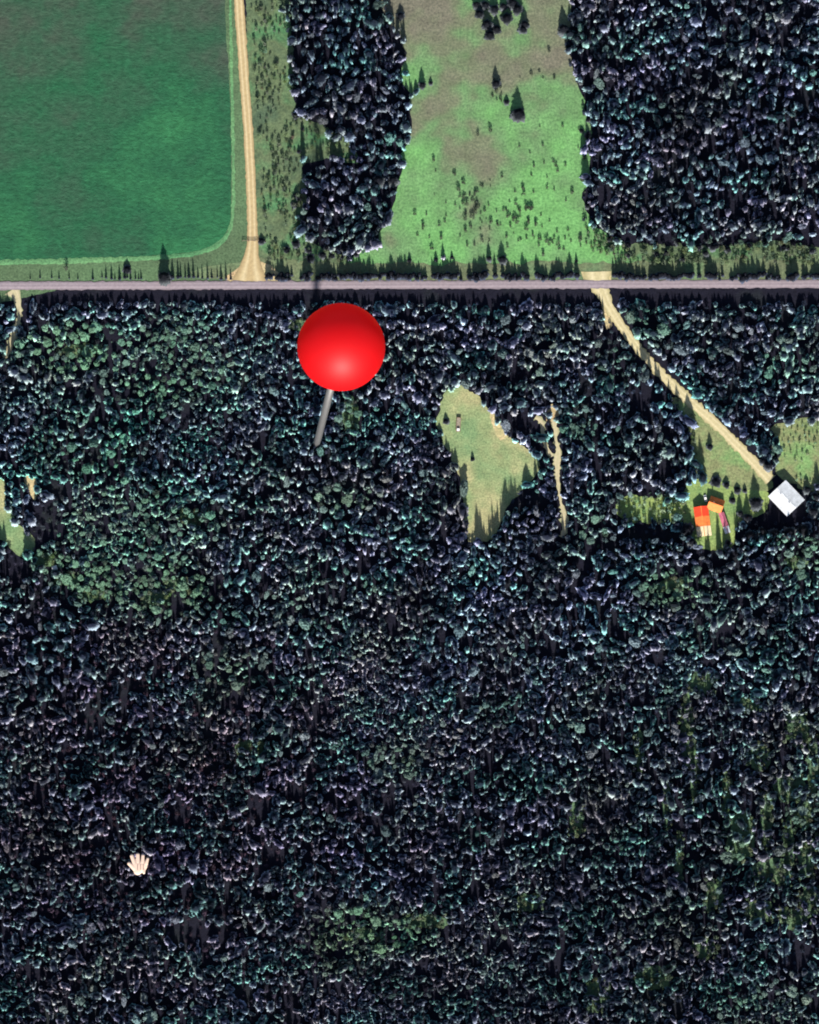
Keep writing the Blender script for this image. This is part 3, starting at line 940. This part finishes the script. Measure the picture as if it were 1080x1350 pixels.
scatter('verge_scrub', np.concatenate([at_np(S), np.full((m, 1), .05)], 1), rng.uniform(0, 6.28, m), np.stack([sz, sz, sz * rng.uniform(.7, 1.3, m)], 1), rng.integers(0, 3, m), st.clip(.02, .4), SHR,
        'low green scrub growing on verges and in forest openings', 'scrub')

# ------------------------------------------------------------------ buildings
M['white_roof'] = plain('white_metal_roof', (.56, .58, .60), .55, .2, .25, .3)
M['white_wall'] = plain('white_siding', (.55, .54, .50), .8, .1)
M['red_roof'] = plain('red_metal_roof', (.70, .060, .022), .6, .15)
M['orange_roof'] = plain('orange_sheet_roof', (.74, .20, .05), .6, .2)
M['cream_roof'] = plain('cream_sheet_roof', (.72, .60, .38), .65, .15)
M['pink_roof'] = plain('faded_pink_roof', (.42, .12, .17), .65, .2)
M['log'] = plain('brown_siding', (.14, .075, .045), .85, .25)
M['glass'] = plain('window_glass', (.03, .04, .05), .1, .05, spec=.6)
M['trim'] = plain('white_trim', (.62, .62, .60), .7, .05)
M['grey_metal'] = plain('grey_metal', (.30, .30, .32), .45, .15, metal=.6)
M['rust'] = plain('rusty_steel', (.16, .09, .05), .85, .3)
M['wood'] = plain('weathered_boards', (.26, .22, .17), .9, .3, 1.5)
M['brick'] = plain('chimney_brick', (.22, .09, .06), .9, .2)
M['rubber'] = plain('tyre_rubber', (.025, .025, .026), .9, .1)
M['white_paint'] = plain('white_paint', (.72, .72, .70), .35, .04, spec=.4)


def gable_house(name, px, py, ang, L, W, wall_h, rise, roof_mats, wall_mat, label, cat, over=.5, ridge_mat=None):
    """ridge along local x, length L; roof_mats: materials of successive roof sections along the ridge"""
    root = empty(name, at(px, py, 0), ang)
    tag(root, label, cat)
    l, w = L / 2, W / 2
    bm = bmesh.new()
    v = [bm.verts.new(c) for c in ((-l, -w, -.1), (l, -w, -.1), (l, w, -.1), (-l, w, -.1), (-l, -w, wall_h), (l, -w, wall_h), (l, w, wall_h), (-l, w, wall_h), (-l, 0, wall_h + rise), (l, 0, wall_h + rise))]
    for q in ((0, 1, 5, 4), (2, 3, 7, 6), (1, 2, 6, 9, 5), (3, 0, 4, 8, 7)): bm.faces.new([v[i] for i in q])
    bm_obj('wall', bm, wall_mat, root)
    k = len(roof_mats)
    xs = np.linspace(-l - over, l + over, k + 1)
    sl = rise / w
    for i, rm in enumerate(roof_mats):
        for s in (-1, 1):
            # each roof slope is made of ribbed metal sheets
            nsh = max(2, int(round((xs[i + 1] - xs[i]) / 2.2)))
            ex = np.linspace(xs[i], xs[i + 1], nsh + 1)
            for a, b in zip(ex, ex[1:]):
                b2 = b - .03
                bm = bmesh.new()
                zl = random.uniform(0, .03)
                y1 = (w + over) * s
                z1 = wall_h - over * sl + .12 + zl; z0 = wall_h + rise + .12 + zl
                top = [bm.verts.new(c) for c in ((a, 0.02 * s, z0), (b2, 0.02 * s, z0), (b2, y1, z1), (a, y1, z1))]
                bot = [bm.verts.new((c.co.x, c.co.y, c.co.z - .08)) for c in top]
                bm.faces.new(top); bm.faces.new(bot[::-1])
                for j in range(4): bm.faces.new((top[j], top[(j + 1) % 4], bot[(j + 1) % 4], bot[j]))
                for rb in np.linspace(a + .25, b2 - .25, 4):
                    rr = [bm.verts.new(c) for c in ((rb - .06, 0.02 * s, z0), (rb, 0.02 * s, z0 + .09), (rb + .06, 0.02 * s, z0), (rb - .06, y1, z1), (rb, y1, z1 + .09), (rb + .06, y1, z1))]
                    bm.faces.new((rr[0], rr[1], rr[4], rr[3])); bm.faces.new((rr[1], rr[2], rr[5], rr[4]))
                bmesh.ops.recalc_face_normals(bm, faces=bm.faces[:])
                bm_obj('roof_sheet', bm, rm, root)
    bm = bmesh.new()
    add_box(bm, (-l - over, -.22, wall_h + rise + .16), (l + over, .22, wall_h + rise + .26))
    bm_obj('ridge_cap', bm, ridge_mat or roof_mats[0], root)
    return root


def opening(root, name, x, y, z, wx, h, face, mat, sub=None):
    """door or window set on a wall: face 'y-','y+','x-','x+'"""
    t = .06
    if face[0] == 'y':
        s = 1 if face[1] == '+' else -1
        lo, hi = (x - wx / 2, min(y, y + s * t), z), (x + wx / 2, max(y, y + s * t), z + h)
        f2 = lambda d: ((x - wx / 2 - d, min(y, y + s * .04), z - d), (x + wx / 2 + d, max(y, y + s * .04), z + h + d))
    else:
        s = 1 if face[1] == '+' else -1
        lo, hi = (min(x, x + s * t), y - wx / 2, z), (max(x, x + s * t), y + wx / 2, z + h)
        f2 = lambda d: ((min(x, x + s * .04), y - wx / 2 - d, z - d), (max(x, x + s * .04), y + wx / 2 + d, z + h + d))
    o = box(name, lo, hi, mat, root)
    a, b = f2(.1)
    box('frame', a, b, M['trim'], o)
    if sub:
        c = [(lo[i] + hi[i]) / 2 for i in range(3)]
        if face[0] == 'y': c[0] += wx * .35; c[1] += s * .08
        else: c[1] += wx * .35; c[0] += s * .08
        box(sub, [v - .06 for v in c], [v + .06 for v in c], M['grey_metal'], o)
    return o


# big pale shop building at the end of the driveway
shop_ang = math.radians(-47)
shop = gable_house('shop_building', 1036, 658, shop_ang, 17.0, 15.0, 4.4, 1.3, [M['white_roof']], M['white_wall'], 'large building with a bright white metal roof where the driveway ends', 'building', .6)
opening(shop, 'overhead_door', -8.5, 2.5, .05, 4.2, 3.6, 'x-', M['grey_metal'], 'handle')
opening(shop, 'door', -8.5, -4.0, .05, 1.0, 2.1, 'x-', M['trim'], 'handle')
for xx in (-5, 1, 6):
    opening(shop, 'window', xx, -7.5, 1.4, 1.4, 1.2, 'y-', M['glass'])
    opening(shop, 'window', xx, 7.5, 1.4, 1.4, 1.2, 'y+', M['glass'])
opening(shop, 'window', 8.5, 0, 1.4, 1.6, 1.2, 'x+', M['glass'])
for vx in (-4.5, 3.5):
    bm = bmesh.new(); add_tube(bm, [(vx, -1.0, 5.2), (vx, -1.0, 6.3), (vx, -1.0, 6.5)], [.3, .3, .42], 10)
    bm_obj('roof_vent', bm, M['grey_metal'], shop)
# the cottage
cot = gable_house('cottage', 943.5, 666, math.radians(-20), 9.0, 8.0, 2.8, 2.0, [M['orange_roof']], M['log'], 'small brown cottage with an orange roof among the farm buildings', 'cottage', .5)
opening(cot, 'door', 1.0, -4.0, .05, 1.0, 2.1, 'y-', M['trim'], 'handle')
opening(cot, 'window', -2.5, -4.0, 1.0, 1.3, 1.1, 'y-', M['glass'])
opening(cot, 'window', 2.5, 4.0, 1.0, 1.3, 1.1, 'y+', M['glass'])
opening(cot, 'window', 4.5, 0, 1.0, 1.3, 1.1, 'x+', M['glass'])
ch = box('chimney', (-2.2, .5, 3.5), (-1.5, 1.2, 5.9), M['brick'], cot, .03)
box('flue', (-1.98, .72, 5.9), (-1.72, .98, 6.3), M['grey_metal'], ch)
# long house of three roof colours
lng = gable_house('farmhouse', 926, 688, math.radians(97), 19.0, 8.6, 2.9, 1.7, [M['cream_roof'], M['orange_roof'], M['red_roof']], M['log'],
                  'long farmhouse with a roof running from red through orange to cream', 'house', .5, M['orange_roof'])
opening(lng, 'door', 2.0, -4.3, .05, 1.0, 2.1, 'y-', M['trim'], 'handle')
for xx in (-7, -3, 6):
    opening(lng, 'window', xx, -4.3, 1.0, 1.3, 1.1, 'y-', M['glass'])
    opening(lng, 'window', xx, 4.3, 1.0, 1.3, 1.1, 'y+', M['glass'])
opening(lng, 'window', -9.5, 0, 1.0, 1.8, 1.2, 'x-', M['glass'])
# narrow pink shed and its white end
shed = gable_house('narrow_shed', 955, 690, math.radians(-72), 14.0, 3.4, 2.3, .7, [M['pink_roof'], M['pink_roof'], M['white_roof']], M['wood'], 'narrow shed with a faded pink roof ending in white sheet', 'shed', .2, M['pink_roof'])
opening(shed, 'door', 2.0, -1.7, .05, .9, 1.9, 'y-', M['wood'], 'handle')
opening(shed, 'window', -3.0, 1.7, 1.0, .9, .7, 'y+', M['glass'])
# small white shed in the left forest gap
sm = gable_house('garden_shed', 72.5, 749, math.radians(20), 3.2, 2.6, 2.1, .7, [M['white_roof']], M['white_wall'], 'tiny white shed alone in a gap of the forest', 'shed', .15)
opening(sm, 'door', 0, -1.3, .05, .8, 1.8, 'y-', M['wood'], 'handle')


def wheel(parent, x, y, r=.36, wd=.24):
    bm = bmesh.new()
    add_tube(bm, [(x, y - wd / 2, r), (x, y + wd / 2, r)], [r, r], 16)
    w = bm_obj('wheel', bm, M['rubber'], parent)
    bm = bmesh.new()
    add_tube(bm, [(x, y - wd / 2 - .01, r), (x, y + wd / 2 + .01, r)], [r * .6, r * .6], 12)
    bm_obj('rim', bm, M['grey_metal'], w)


# parked white car
car = empty('parked_car', at(930, 657, .09), math.radians(100))
tag(car, 'small white car parked between the red and orange roofed houses', 'car')
prof = [(-2.15, .35), (-2.2, .75), (-2.05, .95), (-1.55, 1.0), (-.95, 1.46), (.55, 1.5), (1.2, 1.02), (2.0, .88), (2.2, .65), (2.15, .35)]
bm = bmesh.new()
A = [bm.verts.new((x, -.85 if z < 1.1 else -.68, z)) for x, z in prof]
B = [bm.verts.new((x, .85 if z < 1.1 else .68, z)) for x, z in prof]
bm.faces.new(A[::-1]); bm.faces.new(B)
for i in range(len(prof)):
    j = (i + 1) % len(prof)
    bm.faces.new((A[i], A[j], B[j], B[i]))
bmesh.ops.recalc_face_normals(bm, faces=bm.faces[:])
bm_obj('body', bm, M['white_paint'], car)
for nm, pts in (('windscreen', [(.62, 1.47), (1.14, 1.07)]), ('rear_window', [(-1.02, 1.43), (-1.5, 1.05)])):
    bm = bmesh.new()
    (xa, za), (xb, zb) = pts
    sg = 1 if xb > 0 else -1
    bm.faces.new([bm.verts.new(c) for c in ((xa + .03 * sg, -.6, za + .03), (xb + .03 * sg, -.7, zb + .03), (xb + .03 * sg, .7, zb + .03), (xa + .03 * sg, .6, za + .03))])
    bm_obj(nm, bm, M['glass'], car)
for wx in (-1.35, 1.35):
    for wy in (-.78, .78): wheel(car, wx, wy)
for s in (-1, 1):
    box('headlight', (2.12, s * .6 - .15, .62), (2.23, s * .6 + .15, .78), M['trim'], car)

# flat deck trailer in the clearing
tr = empty('flat_deck_trailer', at(604.5, 560, .08), math.radians(86))
tag(tr, 'old flat deck trailer with a pale box at its end, left in the hay clearing', 'trailer')
for i in range(9):
    box('deck_board', (-4.6, -1.3 + i * .29, .95), (4.6, -1.3 + i * .29 + .26, 1.02), M['wood'], tr)
for s in (-1, 1):
    box('side_rail', (-4.8, s * 1.42 - .08, .75), (4.8, s * 1.42 + .08, 1.35), M['rust'], tr)
for s in (-1, 1):
    box('end_rail', (s * 4.74 - .07, -1.33, .75), (s * 4.74 + .07, 1.33, 1.3), M['rust'], tr)
box('tool_box', (-4.3, -1.0, 1.03), (-2.7, .8, 2.0), M['white_paint'], tr, .05)
for wx in (-2.6, -1.5, 2.4):
    for s in (-1, 1): wheel(tr, wx, s * 1.0, .42, .26)
bm = bmesh.new()
add_tube(bm, [(4.8, 0, .85), (6.6, 0, .7)], [.09, .07], 6)
bm_obj('drawbar', bm, M['rust'], tr)

# farm gate across the gravel road
gt = empty('farm_gate', at(332, 318, .1), 0)
tag(gt, 'dark pole gate across the gravel road before the junction', 'gate')
for x in (-6.2, -2.1, 2.1, 6.2):
    bm = bmesh.new(); add_tube(bm, [(x, 0, 0), (x, 0, 1.9)], [.2, .17], 8)
    bm_obj('post', bm, M['bark'], gt)
for z in (.6, 1.05, 1.5):
    bm = bmesh.new(); add_tube(bm, [(-6.2, .26, z), (6.2, .26, z)], [.1, .1], 6)
    bm_obj('rail', bm, M['bark'], gt)

# ------------------------------------------------------------------ the giant red map pin
g = NT('red_plastic')
g.p.inputs['Base Color'].default_value = (.56, .003, .007, 1)
g.p.inputs['Roughness'].default_value = .55
g.p.inputs['Specular IOR Level'].default_value = .4
tb = g.n('ShaderNodeBsdfTranslucent'); tb.inputs[0].default_value = (.9, .006, .012, 1)
ms = g.n('ShaderNodeMixShader'); ms.inputs[0].default_value = .5
g.l(g.p.outputs[0], ms.inputs[1]); g.l(tb.outputs[0], ms.inputs[2])
g.l(ms.outputs[0], g.t.nodes['Material Output'].inputs[0])
M['red'] = g.m
M['steel'] = plain('pin_steel', (.42, .42, .43), .32, .05, .2, .5, .85)
PIN_H = 210.0
foot = at(417, 588, 0)
head = at(450, 457.5, PIN_H)
DV = (cam.location - head).length
R_ball = 58.0 * DV / FPX
pin = empty('map_pin', foot)
tag(pin, 'giant map pin with a glossy red ball head on a steel needle', 'map pin')
hd = head - foot
bm = bmesh.new()
bmesh.ops.create_uvsphere(bm, u_segments=96, v_segments=64, radius=R_ball)
bmesh.ops.translate(bm, verts=bm.verts[:], vec=hd)
bm_obj('ball_head', bm, M['red'], pin, True)
bm = bmesh.new()
add_tube(bm, [(0, 0, -1), hd * .02, hd * .10, hd * (1 - R_ball * .6 / hd.length)], [.6, 2.0, 2.3, 2.5], 32)
bm_obj('needle', bm, M['steel'], pin, True)

# ------------------------------------------------------------------ the screen's hand cursor, built as a pale hand on an added post
M['skin'] = plain('pale_hand_paint', (.60, .44, .35), .6, .03)
M['crease'] = plain('hand_crease', (.28, .20, .17), .8, .05)
HZ = 20.0
hb = at(182, 1140, HZ)
hand = empty('hand_cursor', (hb.x, hb.y, 0))
tag(hand, 'screen hand cursor built as a pale open hand with spread fingers above the forest', 'hand marker')
u = MPP * .985
def hp(x, y): return ((x - 182) * u, (1140 - y) * u)
def zpt(x, y): return hp(150 + x * 70 / 1080, 1105 + y * 70 / 1080)
bm = bmesh.new()
def capsule(a, b, ra, rb, n=5):
    a = zpt(*a); b = zpt(*b)
    for i in range(n + 1):
        t = i / n
        r_ = ra + (rb - ra) * t
        m_ = Matrix.Translation((a[0] + (b[0] - a[0]) * t, a[1] + (b[1] - a[1]) * t, HZ)) @ Matrix.Diagonal((r_, r_, min(r_, .95), 1))
        bmesh.ops.create_uvsphere(bm, u_segments=16, v_segments=10, radius=1, matrix=m_)
k = 70 / 1080 * u
capsule((420, 500), (370, 365), 46 * k, 42 * k)
capsule((490, 480), (487, 340), 46 * k, 42 * k)
capsule((585, 490), (592, 360), 44 * k, 36 * k)
capsule((655, 520), (688, 420), 44 * k, 30 * k)
capsule((430, 610), (315, 515), 60 * k, 40 * k)
capsule((455, 545), (490, 660), 90 * k, 90 * k)
capsule((600, 560), (570, 620), 88 * k, 88 * k)
capsule((520, 560), (540, 600), 100 * k, 95 * k)
capsule((610, 640), (615, 700), 40 * k, 28 * k)
ho = bm_obj('palm', bm, M['skin'], hand, True)
rm = ho.modifiers.new('remesh', 'REMESH'); rm.mode = 'VOXEL'; rm.voxel_size = .22; rm.use_smooth_shade = True
sm_ = ho.modifiers.new('smooth', 'SMOOTH'); sm_.iterations = 3; sm_.factor = .5
for x0 in (488, 545, 606):
    a = zpt(x0, 545); b = zpt(x0, 650)
    bm = bmesh.new(); add_tube(bm, [(a[0], a[1], HZ + .86), (b[0], b[1], HZ + .86)], [.28, .28], 8)
    bm_obj('crease', bm, M['crease'], hand)
bm = bmesh.new()
c0 = zpt(530, 600)
add_tube(bm, [(c0[0], c0[1], -.3), (c0[0], c0[1], HZ - .5)], [.5, .4], 10)
bm_obj('post', bm, M['wood'], hand)  # support added under the cursor hand
